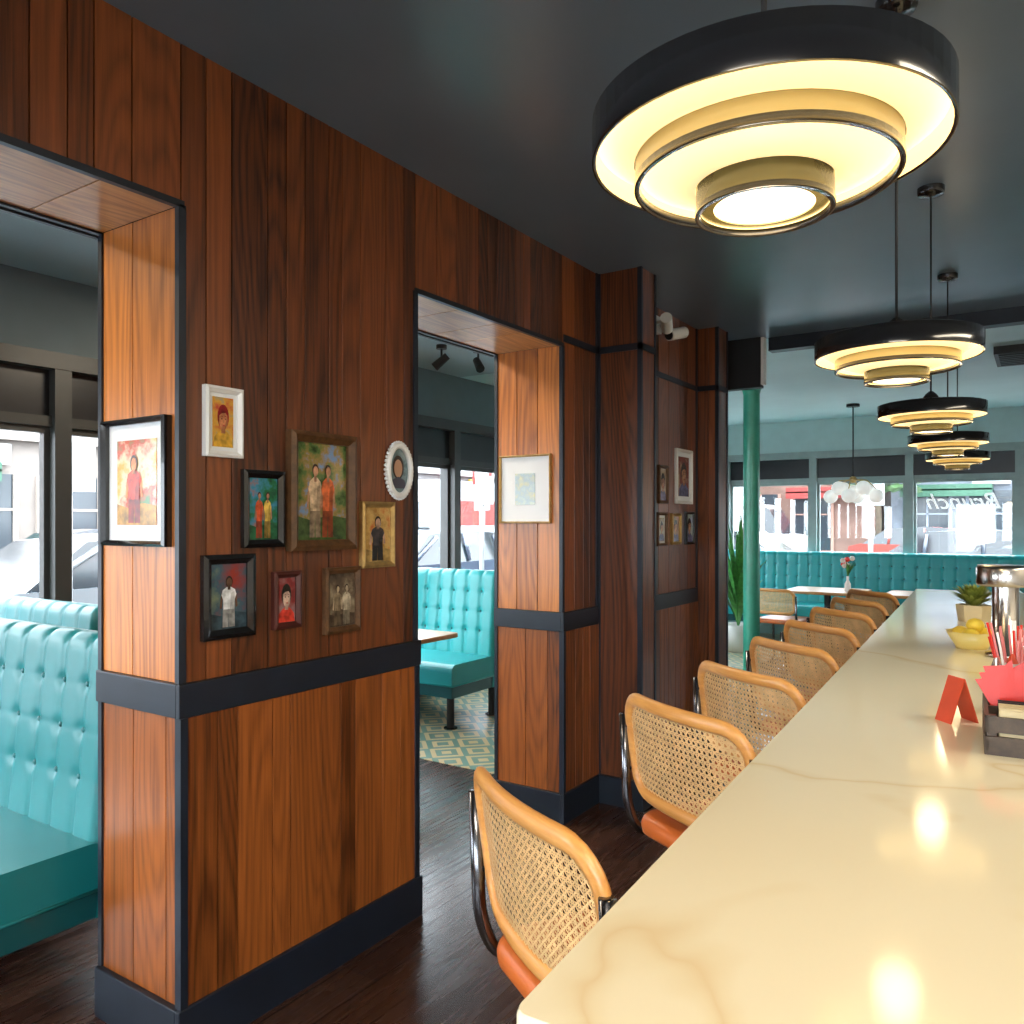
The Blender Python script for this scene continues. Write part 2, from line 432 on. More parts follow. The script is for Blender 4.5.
t.box(XW, XW+e, P2a+.01, 3.85, 2.40, 2.435, 'trim'); t.box(XW, XW+e, 4.05, 5.33, 2.40, 2.435, 'trim')
t.box(XW, XW+e, 3.83, 3.853, .15, H, 'trim')
t.box(XW, XW+e, 5.31, 5.333, .15, H, 'trim')
t.obj('trim_2')

# ---------------------------------------------------------------- windows
def window_wall(name, along, fixed, a_edges, fm, sill=.45, wallm='wallpale', lo=None, hi=None):
    lo = a_edges[0] if lo is None else lo; hi = a_edges[-1] if hi is None else hi
    b = MB()
    if along == 'y': b.xf = Matrix.Translation((fixed, 0, 0)) @ Matrix.Rotation(math.radians(90), 4, 'Z')
    else: b.xf = Matrix.Translation((0, fixed, 0))
    b.box(lo, hi, -.07, .07, 2.42, H, wallm); b.box(lo, hi, -.07, .07, 0, sill, wallm)
    o1 = b.obj('wall_'+name)
    f = MB(); f.xf = b.xf
    f.box(lo, hi, -.09, .09, 2.33, 2.42, fm); f.box(lo, hi, -.09, .09, sill, sill+.08, fm)
    f.box(lo, hi, -.05, .05, 2.02, 2.075, fm)
    for a in a_edges: f.box(a-.045, a+.045, -.085, .085, sill+.08, 2.33, fm)
    for a, c in zip(a_edges[:-1], a_edges[1:]):
        f.box(a+.045, c-.045, -.02, .02, 2.075, 2.33, 'blind')
        for x0, x1, z0, z1 in ((a+.045, a+.075, sill+.08, 2.02), (c-.075, c-.045, sill+.08, 2.02), (a+.075, c-.075, sill+.08, sill+.12), (a+.075, c-.075, 1.985, 2.02)):
            f.box(x0, x1, -.025, .025, z0, z1, fm)
        f.box(a+.075, c-.075, -.003, .003, sill+.12, 1.985, 'glass')
    f.obj(('window_1' if name == 'front' else 'window_2' if name == 'outer_side' else 'window_3'))
window_wall('front', 'x', YF, [XL+.07, -3.67, -2.52, -1.383, -.235, .915, 2.2], 'winframe2')
window_wall('outer_side', 'y', XL, [2.31+1.18*k for k in range(-4, 8)], 'winframe', wallm='wallslate', lo=YB, hi=YF+.07)
window_wall('back', 'x', YB, [XL+.07, -3.4, -2.2, -1.0, .2, 1.3, 2.2], 'winframe', wallm='wallwhite')

tx = bpy.data.curves.new('window_lettering', 'FONT'); tx.body = 'Brunch'; tx.size = .27; tx.extrude = .001; tx.shear = .4
to = bpy.data.objects.new('window_lettering', tx); C.objects.link(to); to.location = (-.40, YF-.012, 1.66)
to.rotation_euler = (math.radians(90), 0, math.radians(180)); tx.materials.append(M['glow_letters'])

# ---------------------------------------------------------------- bar counter
BR = math.radians(3.3)
b = MB()
def rrect(x0, x1, y0, y1, r, k=5):
    out = []
    for cx, cy, a0 in ((x1-r, y0+r, -90), (x1-r, y1-r, 0), (x0+r, y1-r, 90), (x0+r, y0+r, 180)):
        for i in range(k+1):
            a = math.radians(a0+90*i/k); out.append((cx+r*math.cos(a), cy+r*math.sin(a)))
    return out
def slab(mb, poly, z0, z1, m, ch=.004, smooth=False):
    n = len(poly); cx = sum(p[0] for p in poly)/n; cy = sum(p[1] for p in poly)/n
    def ins(p, d):
        v = Vector((p[0]-cx, p[1]-cy)); L = v.length; v *= (L-d)/L; return (cx+v.x, cy+v.y)
    rings = [([ins(p, ch) for p in poly], z0), (poly, z0+ch), (poly, z1-ch), ([ins(p, ch) for p in poly], z1)]
    vs = [(p[0], p[1], z) for ring, z in rings for p in ring]; fs = []
    for j in range(3):
        for i in range(n):
            k = (i+1) % n; fs.append((j*n+i, j*n+k, (j+1)*n+k, (j+1)*n+i))
    mb.add(vs, fs, m, True)
    mb.add(vs, [tuple(range(n-1, -1, -1)), tuple(range(3*n, 4*n))], m, False)
slab(b, rrect(0, .85, 0, 5.42, .015), 1.012, 1.05, 'marble')
b.box(.36, .80, .06, 5.36, .10, 1.012, 'charcoal'); b.box(.40, .78, .08, 5.34, 0, .10, 'blackmatte')
for i in range(9): b.box(.345, .36, .06+i*.66, .09+i*.66, .10, 1.012, 'trim')
b.tube([(.28, .1, .2), (.28, 5.3, .2)], .018, 'steel')
for i in range(6): b.tube([(.28, .3+i*.98, .2), (.36, .3+i*.98, .2)], .01, 'steel')
b.obj('bar_counter', loc=(-.408, .614, 0), rot=BR)

# ---------------------------------------------------------------- cane chairs / stools
def make_chair(name, seat, loc, rot, bar=True):
    b = MB(); W = .208; bz0 = seat+.075; bz1 = seat+.310
    def surf(x, z):
        return Vector((x, -.215-.030*(1-(x/W)**2)-.14*(z-bz0), z))
    zc = (bz0+bz1)/2; hh = (bz1-bz0)/2; r = .065
    path = []
    for cx, cz, a0 in ((W-r, zc-hh+r, -90), (W-r, zc+hh-r, 0), (-W+r, zc+hh-r, 90), (-W+r, zc-hh+r, 180)):
        for i in range(7):
            a = math.radians(a0+90*i/6); path.append((cx+r*math.cos(a), cz+r*math.sin(a)))
        if a0 in (0, 180):
            sgn = -1 if a0 == 0 else 1; zz = path[-1][1]
            for i in range(1, 8):
                path.append((sgn*(-(W-r)+2*(W-r)*i/8), zz))
    b.tube([surf(x, z) for x, z in path], .011, 'honey', n=10, closed=True, ref=(0, 1, 0), r2=.017)
    def inside(x, z, m=.006):
        ax = abs(x); az = abs(z-zc); w2 = W-m; h2 = hh-m; rr = r-m
        if ax > w2 or az > h2: return False
        if ax > w2-rr and az > h2-rr: return (ax-w2+rr)**2+(az-h2+rr)**2 <= rr*rr
        return True
    def strip(p0, p1, wd, off):
        n = 24; pts = []
        for i in range(n+1):
            u = i/n; x = p0[0]+(p1[0]-p0[0])*u; z = p0[1]+(p1[1]-p0[1])*u
            pts.append((x, z))
        dx = p1[0]-p0[0]; dz = p1[1]-p0[1]; L = math.hypot(dx, dz); nx, nz = -dz/L*wd/2, dx/L*wd/2
        run = []
        def flush():
            if len(run) > 1:
                vs = []; fs = []
                for x, z in run:
                    a = surf(x+nx, z+nz); c = surf(x-nx, z-nz); a.y += off; c.y += off
                    vs += [tuple(a), tuple(c)]
                for i in range(len(run)-1): fs.append((2*i, 2*i+1, 2*i+3, 2*i+2))
                b.add(vs, fs, 'cane')
        for p in pts:
            if inside(*p): run.append(p)
            else: flush(); run = []
        flush()
    sp = .0145; k = int(W/sp)
    for i in range(-k, k+1):
        strip((i*sp-.0022, zc-hh), (i*sp-.0022, zc+hh), .0026, .0); strip((i*sp+.0022, zc-hh), (i*sp+.0022, zc+hh), .0026, 0)
    k = int(hh/sp)
    for i in range(-k, k+1):
        strip((-W, zc+i*sp-.0022), (W, zc+i*sp-.0022), .0026, .001); strip((-W, zc+i*sp+.0022), (W, zc+i*sp+.0022), .0026, .001)
    L = W+hh
    for i in range(-int(L/sp), int(L/sp)+1):
        o = (i+.5)*sp
        strip((o-hh, zc-hh), (o+hh, zc+hh), .003, -.001); strip((o+hh, zc-hh), (o-hh, zc+hh), .003, -.002)
    # one moulded seat pad with rounded edge
    poly = rrect(-.222, .222, -.225, .235, .06, 7); n = len(poly)
    rings = []
    for d, z in ((.012, -.036), (.003, -.030), (0, -.018), (0, -.008), (.004, .002), (.013, .009), (.030, .012), (.08, .006)):
        ring = []
        for px, py in poly:
            v = Vector((px, py-.005)); Lr = v.length; v *= (Lr-d)/Lr; ring.append((v.x, v.y+.005, seat+z))
        rings.append(ring)
    vs = [p for rg in rings for p in rg]; fs = []
    for j in range(len(rings)-1):
        for i in range(n): fs.append((j*n+i, j*n+(i+1) % n, (j+1)*n+(i+1) % n, (j+1)*n+i))
    fs.append(tuple(range(n-1, -1, -1))); fs.append(tuple(range((len(rings)-1)*n, len(rings)*n)))
    b.add(vs, fs, 'caramel', True)
    for s in (-1, 1):
        x = s*.226; top = surf(W*s, bz1-.05)
        pts = [(x, top.y-.004, bz1-.05), (x, -.236, seat+.03), (x, -.20, seat-.048), (x*.93, .225, seat-.048), (x*.93, .235, .014), (x*.93, -.22, .014), (x*.6, -.235, .014), (0, -.235, .014)]
        b.tube(rpath(pts, .075), .0125, 'chrome', n=10)
        b.cyl((x*.93, .18, 0), .014, .004, 'blackmatte', 8)
        b.sphere((s*(W+.006), surf(W*s, bz1-.08).y, bz1-.08), .012, 'chrome', 8)
        b.sphere((s*(W+.006), surf(W*s, bz0+.05).y, bz0+.05), .012, 'chrome', 8)
    b.tube([(-.21, .18, seat-.05), (.21, .18, seat-.05)], .010, 'chrome', 8)
    if bar: b.tube([(-.21, .235, .27), (.21, .235, .27)], .0115, 'chrome', 8)
    return b.obj(name, loc=loc, rot=rot)
CH = [(-.653, 1.045, -32), (-.680, 1.735, -29), (-.70, 2.27, -32), (-.73, 2.86, -35), (-.765, 3.44, -37), (-.80, 4.04, -38), (-.835, 4.64, -40), (-.865, 5.24, -40)]
first = None
for x, y, a in CH:
    r = math.radians(a); fx, fy = -math.sin(r), math.cos(r)
    L = (x+fx*.24, y+fy*.24, 0)
    if first is None: first = make_chair('cane_bar_stool', .76, L, r)
    else: inst(first, 'cane_bar_stool', L, r)
dch = make_chair('cane_dining_chair', .50, (-2.25, 8.50, 0), math.radians(-8), bar=False)
inst(dch, 'cane_dining_chair', (-1.4, 8.5, 0), math.radians(5))
inst(dch, 'cane_dining_chair', (-.55, 8.6, 0), math.radians(-4))

# ---------------------------------------------------------------- pendant lamps
def make_pendant(name, x, y, zb, glow=True):
    b = MB()
    def band(r, z0, z1, mo, mi, th=.004, rim=None):
        b.lathe([(r, z0), (r, z1), (r-th, z1), (r-th, z0), (r, z0)], mo, n=64)
        b.lathe([(r-th-.0006, z0+.001), (r-th-.0006, z1-.001)], mi, n=64)
        if rim: b.lathe([(r+.001, z0-.001), (r+.001, z0+rim), (r-th-.001, z0+rim), (r-th-.001, z0-.001), (r+.001, z0-.001)], 'black', n=64)
    band(.196, .064, .112, 'black', 'lampglow'); band(.146, .034, .067, 'lampring', 'lampglow', rim=.009); band(.076, .0, .033, 'lampolive', 'lampglow', rim=.006)
    b.lathe([(.191, .090), (.169, .076), (.147, .063)], 'glow_a', n=64); b.lathe([(.141, .052), (.11, .041), (.077, .030)], 'glow_b', n=64)
    b.lathe([(.072, .008), (.056, .006)], 'lampolive', n=48); b.lathe([(.056, .008), (.04, .005), (.0001, .003)], 'bulb', n=48)
    b.lathe([(.194, .112), (.188, .115), (.06, .119), (.055, .124), (.0001, .124)], 'black', n=64)
    b.lathe([(.028, .124), (.028, .142), (.02, .154), (.008, .165), (.0001, .165)], 'black', n=24)
    b.tube([(0, 0, .15), (0, 0, H-zb-.03)], .0035, 'blackmatte', 8)
    b.lathe([(.0001, H-zb-.035), (.045, H-zb-.03), (.05, H-zb-.02), (.05, H-zb)], 'black', n=32)
    return b.obj(name, loc=(x, y, zb))
PD = [(-.268, .928), (-.314, 2.25), (-.376, 3.59), (-.433, 4.90), (-.49, 6.20)]
pf = None
for i, (x, y) in enumerate(PD):
    if pf is None: pf = make_pendant('tiered_pendant_lamp', x, y, 1.855)
    else: inst(pf, 'tiered_pendant_lamp', (x, y, 1.855))
    l = bpy.data.lights.new('pendant_light', 'POINT'); l.energy = 1.6; l.color = (1, .74, .42); l.shadow_soft_size = .055
    lo = bpy.data.objects.new('pendant_light', l); C.objects.link(lo); lo.location = (x, y, 1.79)

# ---------------------------------------------------------------- booths
def make_booth(name, W, loc, rot=0, h=1.12, vin='teal'):
    """width along x centred, faces -y, back plane at y=+.14"""
    b = MB(); cw = .14; nch = max(1, round(W/cw)); cw = W/nch
    prof = []
    z0 = .44; z1 = h-.06
    n = 60
    for i in range(n+1):
        u = i/n; z = z0+(z1-z0)*u; prof.append((-.06+.06*u, z, -1, .08, 1))
    for i in range(1, 13):
        a = math.pi*i/12; prof.append((.065-.065*math.cos(a), z1+.06*math.sin(a), -math.cos(a), math.sin(a), 1 if i < 5 else max(0, 1-(i-4)/4)))
    prof.append((.13, .24, 1, 0, 0))
    nx = nch*12; vs = []; fs = []
    rows = [z1-.10, z1-.25, z1-.40]
    def disp(x, z, fac):
        u = (x+W/2)/cw; f = abs(math.sin(math.pi*u)); d = .009*(min(1, f*1.5)**.5)
        for j, rz in enumerate(rows):
            k = round(u)
            dx = (u-k)*cw; dd = math.hypot(dx, (z-rz))
            d -= .009*math.exp(-(dd/.022)**2)
            d -= .0010*math.exp(-((z-rz)/.008)**2)
        ed = min(x+W/2, W/2-x)
        if ed < .03: d -= .03*(1-ed/.03)**2
        return d*fac
    for i in range(nx+1):
        x = -W/2+W*i/nx
        for (y, z, ny, nz, fc) in prof:
            d = disp(x, z, fc); vs.append((x, y+ny*d, z+nz*d))
    m = len(prof)
    for i in range(nx):
        for j in range(m-1): fs.append((i*m+j, (i+1)*m+j, (i+1)*m+j+1, i*m+j+1))
    b.add(vs, fs, vin, True)
    for s, i in ((-1, 0), (1, nx)):
        ring = [vs[i*m+j] for j in range(m)]; ring.append((ring[0][0], -.06, .24))
        b.add(ring, [tuple(range(len(ring)))], vin)
    b.add([(-W/2, -.06, .24), (W/2, -.06, .24), (W/2, .13, .24), (-W/2, .13, .24)], [(0, 3, 2, 1)], 'teal_dark')
    for rz in rows:
        for k in range(1, nch):
            u = (rz-z0)/(z1-z0); b.sphere((-W/2+k*cw, -.06+.06*u+.004, rz), .010, 'button', 8, sy=.6)
    sp = []
    for cy, cz, a0 in ((-.51, .43, 180), (-.07, .43, 90)):
        for i in range(7):
            a = math.radians(a0-90*i/6); sp.append((cy+.05*math.cos(a), cz+.05*math.sin(a)))
    sp = [(-.56, .33)]+sp+[(-.02, .33)]
    b.prism(sp, -W/2, W/2, vin, False)
    b.prism([(-.55, .24), (-.55, .325), (-.03, .325), (-.03, .24)], -W/2+.006, W/2-.006, 'teal_dark')
    b.tube([(-W/2, -.558, .328), (W/2, -.558, .328)], .006, vin, 8)
    b.tube([(W/2, -.558, .328), (W/2, -.03, .328)], .006, vin, 8); b.tube([(-W/2, -.558, .328), (-W/2, -.03, .328)], .006, vin, 8)
    for sx in (-W/2+.08, W/2-.08):
        for sy in (-.47, .05):
            b.cyl((sx, sy, .012), .028, .23, 'blackmatte', 16); b.cyl((sx, sy, 0), .05, .014, 'chrome', 20)
    return b.obj(name, loc=loc, rot=rot, bevel=0)
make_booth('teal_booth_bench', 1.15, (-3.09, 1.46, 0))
make_booth('teal_booth_bench', .95, (-3.98, 5.08, 0), vin='teal_lit')
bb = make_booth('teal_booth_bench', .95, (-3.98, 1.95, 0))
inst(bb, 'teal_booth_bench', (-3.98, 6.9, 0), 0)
make_booth('teal_banquette', 5.4, (-1.2, YF-.30, 0), vin='teal_lit')
make_booth('teal_banquette', 2.6, (XL+.30, 8.7, 0), math.radians(90), vin='teal_lit')

def make_table(name, x, y, sx, sy, z=.75):
    b = MB(); slab(b, rrect(-sx/2, sx/2, -sy/2, sy/2, .03), z-.03, z, 'table', .004)
    b.cyl((0, 0, .02), .035, z-.05, 'blackmatte', 20); b.lathe([(.0001, .035), (.05, .035), (.22, .015), (.22, 0)], 'blackmatte', n=32)
    b.box(-.2, .2, -.2, .2, z-.045, z-.03, 'blackmatte')
    return b.obj(name, loc=(x, y, 0))
make_table('wooden_dining_table', -3.88, 4.02, 1.15, .66)
make_table('wooden_dining_table', -2.0, 9.35, .8, .7)
make_table('wooden_dining_table', -1.0, 9.35, .8, .7)
make_table('wooden_dining_table', -3.95, 6.0, 1.0, .66)

# ---------------------------------------------------------------- pictures
def frame(name, u, z, w_, h_, fm, fw, palette, kind='abstract', side='+x', plane=XW, matb=0, seed=1, depth=.022, sc=None, fig=None):
    b = MB(); A = art('print_'+str(seed), palette, sc or (9+seed % 5*3), seed)
    hw, hh = w_/2, h_/2
    o = [(-hw, -hh), (hw, -hh), (hw, hh), (-hw, hh)]; i_ = [(-hw+fw, -hh+fw), (hw-fw, -hh+fw), (hw-fw, hh-fw), (-hw+fw, hh-fw)]
    mid = [(-hw+fw*.45, -hh+fw*.45), (hw-fw*.45, -hh+fw*.45), (hw-fw*.45, hh-fw*.45), (-hw+fw*.45, hh-fw*.45)]
    R = [(o, 0), (o, -depth*.8), (mid, -depth), (i_, -depth*.6), (i_, -.004)]
    vs = [(p[0], yy, p[1]) for ring, yy in R for p in ring]; fs = []
    for j in range(4):
        for k in range(4): q = (k+1) % 4; fs.append((j*4+k, j*4+q, (j+1)*4+q, (j+1)*4+k))
    b.add(vs, fs, fm); b.add(vs, [(3, 2, 1, 0)], fm)
    ix, iz = hw-fw, hh-fw
    if matb: b.box(-ix, ix, -.006, -.003, -iz, iz, 'mat_board')
    ax, az = ix-matb, iz-matb
    b.box(-ax, ax, -.008, -.002, -az, az, A)
    lay = [0]
    def poly(pts, col):
        lay[0] += 1
        mm = mat('print_ink_%d_%d' % (seed, lay[0]), col, .25, var=.5, vscale=45)
        b.add([(p[0]*ax, -.008-.0003*lay[0], p[1]*az) for p in pts], [tuple(range(len(pts)))], mm)
    def ell(cx, cz, rx, rz, n=20): return [(cx+rx*math.cos(6.2832*i/n), cz+rz*math.sin(6.2832*i/n)) for i in range(n)]
    asp = ax/az
    if kind == 'portrait':
        cl, sk, hr = fig or ((.1, .1, .2), (.45, .22, .12), (.03, .015, .01))
        poly([(-.95, -1), (.95, -1), (.85, -.62), (.5, -.42), (.2, -.33), (-.2, -.33), (-.5, -.42), (-.85, -.62)], cl)
        poly(ell(0, .22, .56, .50), hr); poly([(-.2, -.45), (.2, -.45), (.17, -.05), (-.17, -.05)], [c*.8 for c in sk])
        poly(ell(0, .10, .42, .44), sk)
        poly([(-.42, .25), (-.35, .45), (0, .58), (.35, .45), (.42, .25), (.2, .38), (-.15, .36)], hr)
        poly([(.10, -.30), (.30, -.15), (.42, .1), (.38, .3), (.25, .1), (.2, -.1)], [c*.6 for c in sk])
        for s in (-1, 1): poly(ell(s*.17, .13, .06, .03, 10), (.03, .02, .02)); poly([(s*.08, .21), (s*.26, .23), (s*.26, .25), (s*.08, .24)], hr)
        poly([(-.04, .10), (.04, .10), (.07, -.03), (-.07, -.03)], [c*.75 for c in sk]); poly(ell(0, -.14, .12, .03, 12), (.45, .06, .05))
    if kind == 'figures':
        poly([(-1, -1), (1, -1), (1, -.55), (.3, -.48), (-.4, -.6), (-1, -.5)], [c*.6 for c in palette[1]])
        for n_, (cx, w2, cl, sk) in enumerate(fig or [(-.3, .2, (.5, .1, .05), (.35, .18, .1)), (.25, .2, (.3, .3, .35), (.4, .2, .12))]):
            poly([(cx-w2*.9, -.95), (cx-.02, -.95), (cx, -.45), (cx+.02, -.95), (cx+w2*.9, -.95), (cx+w2*.85, -.3), (cx-w2*.85, -.3)], [c*.35 for c in cl])
            poly([(cx-w2*1.35, -.35), (cx-w2*1.05, -.38), (cx-w2*.75, .15), (cx-w2*1.1, .1)], sk); poly([(cx+w2*1.3, -.32), (cx+w2*1.0, -.36), (cx+w2*.75, .15), (cx+w2*1.1, .1)], sk)
            poly([(cx-w2*.8, -.4), (cx+w2*.8, -.4), (cx+w2*.85, -.1), (cx+w2*1.1, .05), (cx+w2*.9, .2), (cx+w2*.3, .29), (cx-w2*.3, .29), (cx-w2*.9, .2), (cx-w2*1.1, .05), (cx-w2*.85, -.1)], cl)
            poly([(cx+w2*.15, -.4), (cx+w2*.8, -.4), (cx+w2*.85, -.1), (cx+w2*.8, .15), (cx+w2*.3, .1)], [c*.6 for c in cl])
            poly([(cx-w2*.2, .2), (cx+w2*.2, .2), (cx+w2*.2, .4), (cx-w2*.2, .4)], [c*.7 for c in sk])
            poly(ell(cx, .45, w2*.52, w2*.55*asp*1.3), (.03, .015, .01)); poly(ell(cx+.01, .42, w2*.40, w2*.46*asp*1.3), sk)
    if side == '+x': loc = (plane+.001, u, z); rot = math.radians(90)
    else: loc = (u, plane-.001, z); rot = 0
    return b.obj(name, loc=loc, rot=rot)
K = 'framed_picture'
frame(K, 1.486, 1.79, .13, .204, 'white', .018, [(.02, .02, .05), (.55, .08, .04), (.7, .38, .05), (.1, .25, .3)], 'portrait', matb=.012, seed=1, fig=((.65, .35, .03), (.55, .2, .08), (.25, .01, .01)))
frame(K, 1.63, 1.54, .155, .235, 'black', .024, [(.01, .03, .02), (.02, .16, .06), (.05, .25, .40), (.45, .12, .04)], 'figures', seed=2, fig=[(-.3, .24, (.65, .10, .03), (.35, .18, .1)), (.25, .24, (.7, .45, .08), (.4, .2, .12))])
frame(K, 1.868, 1.60, .29, .385, 'brownframe', .034, [(.02, .05, .01), (.09, .16, .04), (.30, .20, .06), (.16, .28, .5)], 'figures', seed=3, depth=.035, fig=[(-.26, .24, (.60, .42, .25), (.45, .22, .12)), (.22, .24, (.60, .12, .03), (.45, .22, .12))])
frame(K, 2.135, 1.455, .17, .235, 'gold', .02, [(.30, .14, .03), (.6, .38, .12), (.5, .12, .03)], 'figures', seed=4, fig=[(0, .48, (.04, .03, .03), (.5, .3, .2))])
frame(K, 1.505, 1.283, .18, .245, 'black', .028, [(.28, .03, .02), (.04, .09, .12), (.22, .26, .14)], 'figures', seed=5, fig=[(0, .38, (.80, .80, .76), (.12, .06, .035))])
frame(K, 1.72, 1.255, .11, .18, 'redframe', .020, [(.02, .02, .02), (.25, .03, .03), (.3, .2, .2)], 'portrait', seed=6, fig=((.7, .05, .03), (.72, .48, .36), (.01, .01, .01)))
frame(K, 1.96, 1.236, .165, .222, 'brownframe', .022, [(.03, .02, .01), (.12, .08, .05), (.35, .28, .18)], 'figures', seed=7, fig=[(-.35, .27, (.30, .22, .13), (.5, .38, .24)), (.3, .29, (.55, .46, .32), (.5, .38, .26))])
frame(K, -2.20, 1.615, .32, .37, 'black', .016, [(.55, .14, .02), (.75, .38, .05), (.66, .60, .38), (.55, .06, .02), (.08, .22, .06)], 'figures', side='-y', plane=P1a, matb=.045, seed=8, depth=.03, sc=9, fig=[(-.1, .34, (.65, .05, .02), (.65, .22, .06))])
frame(K, -2.215, 1.668, .31, .35, 'gold', .010, [(.55, .62, .5), (.35, .45, .5), (.62, .58, .3)], 'abstract', side='-y', plane=P2a, matb=.085, seed=9)
frame(K, 4.72, 1.735, .15, .24, 'brownframe', .02, [(.3, .2, .12), (.5, .4, .3)], 'portrait', seed=10)
frame(K, 5.07, 1.80, .28, .36, 'white', .02, [(.3, .08, .05), (.2, .06, .05), (.5, .3, .2)], 'portrait', matb=.03, seed=11)
frame(K, 4.70, 1.455, .15, .21, 'brownframe', .018, [(.5, .5, .4), (.3, .2, .1)], 'portrait', matb=.015, seed=12)
frame(K, 4.93, 1.455, .15, .20, 'gold', .018, [(.4, .15, .15), (.2, .2, .1)], 'portrait', seed=13)
frame(K, 5.17, 1.46, .15, .22, 'black', .018, [(.4, .5, .4), (.2, .2, .35)], 'portrait', seed=14)
b = MB(); path = [(.062*math.cos(6.2832*i/40), 0, .092*math.sin(6.2832*i/40)) for i in range(40)]
b.tube([(p[0], -.011, p[2]) for p in path], .011, 'white', 10, True, ref=(0, 1, 0))
for i in range(40):
    b.sphere((.075*math.cos(6.2832*i/40), -.008, .105*math.sin(6.2832*i/40)), .0065, 'mat_board', 6)
A = art('print_oval', [(.05, .08, .08), (.2, .28, .3), (.4, .4, .35)], 14, 15)
b.add([(p[0], -.004, p[2]) for p in path], [tuple(range(40))], A)
b.add([(.50*p[0], -.0045, .48*p[2]+.012) for p in path], [tuple(range(40))], mat('oval_hair', (.03, .015, .01), .5))
b.add([(.36*p[0], -.005, .36*p[2]+.008) for p in path], [tuple(range(40))], mat('oval_face', (.5, .28, .17), .5))
b.add([(-.045, -.0052, -.065), (.045, -.0052, -.065), (.035, -.0052, -.035), (0, -.0052, -.022), (-.035, -.0052, -.035)], [(0, 1, 2, 3, 4)], mat('oval_coat', (.05, .05, .08), .5))
b.obj('oval_framed_picture', loc=(XW+.001, 2.25, 1.69), rot=math.radians(90))

# ---------------------------------------------------------------- wall cameras / spots
b = MB()
b.box(0, .03, -.05, .05, -.05, .05, 'white')
for s, dz in ((-1, 0), (1, -.03)):
    b.tube([(.02, s*.03, 0), (.09, s*.08, dz)], .012, 'white', 8)
    b.xf = Matrix.Translation((.12, s*.09, dz-.02)) @ Matrix.Rotation(math.radians(70*s), 4, 'Z') @ Matrix.Rotation(math.radians(75), 4, 'Y')
    b.cyl((0, 0, -.08), .035, .14, 'white', 20); b.cyl((0, 0, -.09), .028, .012, 'blackmatte', 20)
    b.xf = Matrix.Identity(4)
b.obj('security_floodlight', loc=(XW+.001, 4.60, 2.71))
def spot(x, y, a):
    b = MB(); b.cyl((0, 0, -.03), .04, .03, 'blackmatte', 20); b.tube([(0, 0, -.02), (0, 0, -.09)], .008, 'blackmatte', 8)
    b.xf = Matrix.Translation((0, 0, -.12)) @ Matrix.Rotation(a, 4, 'Z') @ Matrix.Rotation(math.radians(50), 4, 'Y')
    b.cyl((0, 0, -.07), .034, .13, 'blackmatte', 20, r2=.028); b.cyl((0, 0, -.072), .027, .004, 'blackmatte', 20)
    b.xf = Matrix.Identity(4); b.obj('ceiling_spotlight', loc=(x, y, H))
spot(-3.78, 4.75, .5); spot(-3.62, 5.0, 2.5); spot(-3.7, 2.6, 0)

# ---------------------------------------------------------------- pole, vent, chandelier
b = MB(); b.lathe([(.11, 0), (.11, .06), (.085, .10), (.075, .14), (.075, H-.14), (.085, H-.1), (.11, H-.06), (.11, H)], 'bronzepole', n=32)
b.obj('round_support_column', loc=(-2.28, 7.5, 0))
b = MB(); b.box(-.32, 1.2, 7.1, 7.7, H-.06, H, 'blackmatte')
for i in range(7): b.box(-.29, 1.17, 7.14+i*.075, 7.17+i*.075, H-.07, H-.06, 'blackmatte')
b.obj('ceiling_air_vent')
b = MB(); b.cyl((0, 0, H-.03), .07, .03, 'blackmatte', 24); b.tube([(0, 0, H-.02), (0, 0, 2.0)], .008, 'blackmatte', 8)
b.sphere((0, 0, 1.98), .04, 'gold', 14)
for k in range(8):
    a = k*math.pi/4; rr = .18 if k % 2 else .24; zz = 1.88 if k % 2 else 1.79
    b.tube([(0, 0, 1.98), (rr*.6*math.cos(a), rr*.6*math.sin(a), 1.97), (rr*math.cos(a), rr*math.sin(a), zz+.08)], .006, 'gold', 6)
    b.sphere((rr*math.cos(a), rr*math.sin(a), zz), .078, 'globe', 20)
b.sphere((0, 0, 1.84), .078, 'globe', 20)
b.obj('globe_chandelier', loc=(-1.80, 9.7, 0))

# ---------------------------------------------------------------- plants & counter objects
def leaves(b, n, c, hmin, hmax, spread, wd, m, droop=.4):
    for i in range(n):
        a = random.uniform(0, 6.283); h = random.uniform(hmin, hmax); s = random.uniform(.3, 1)*spread
        pts = []
        for j in range(6):
            u = j/5; pts.append(Vector((c[0]+math.cos(a)*s*u**1.3, c[1]+math.sin(a)*s*u**1.3, c[2]+h*(u-droop*u*u*s/spread))))
        nx, ny = -math.sin(a), math.cos(a); vs = []
        for j, p in enumerate(pts):
            u = j/5; ww = wd*math.sin(math.pi*min(1, .08+u*.92))*.5+.0005
            vs += [(p.x+nx*ww, p.y+ny*ww, p.z), (p.x-nx*ww, p.y-ny*ww, p.z)]
        b.add(vs, [(2*j, 2*j+1, 2*j+3, 2*j+2) for j in range(5)], m, True)
b = MB(); b.lathe([(.0001, 0), (.13, 0), (.17, .32), (.155, .32), (.15, .28), (.0001, .28)], 'white', n=32)
leaves(b, 60, (0, 0, .28), .7, 1.6, .42, .06, 'leaf'); b.obj('potted_palm', loc=(-2.95, 9.2, 0))
b = MB(); b.lathe([(.0001, 0), (.13, 0), (.17, .32), (.155, .32), (.15, .28), (.0001, .28)], 'white', n=32)
leaves(b, 60, (0, 0, .28), .6, 1.5, .42, .06, 'leaf'); b.obj('potted_palm', loc=(.08, 9.6, 0))
ct = 1.05
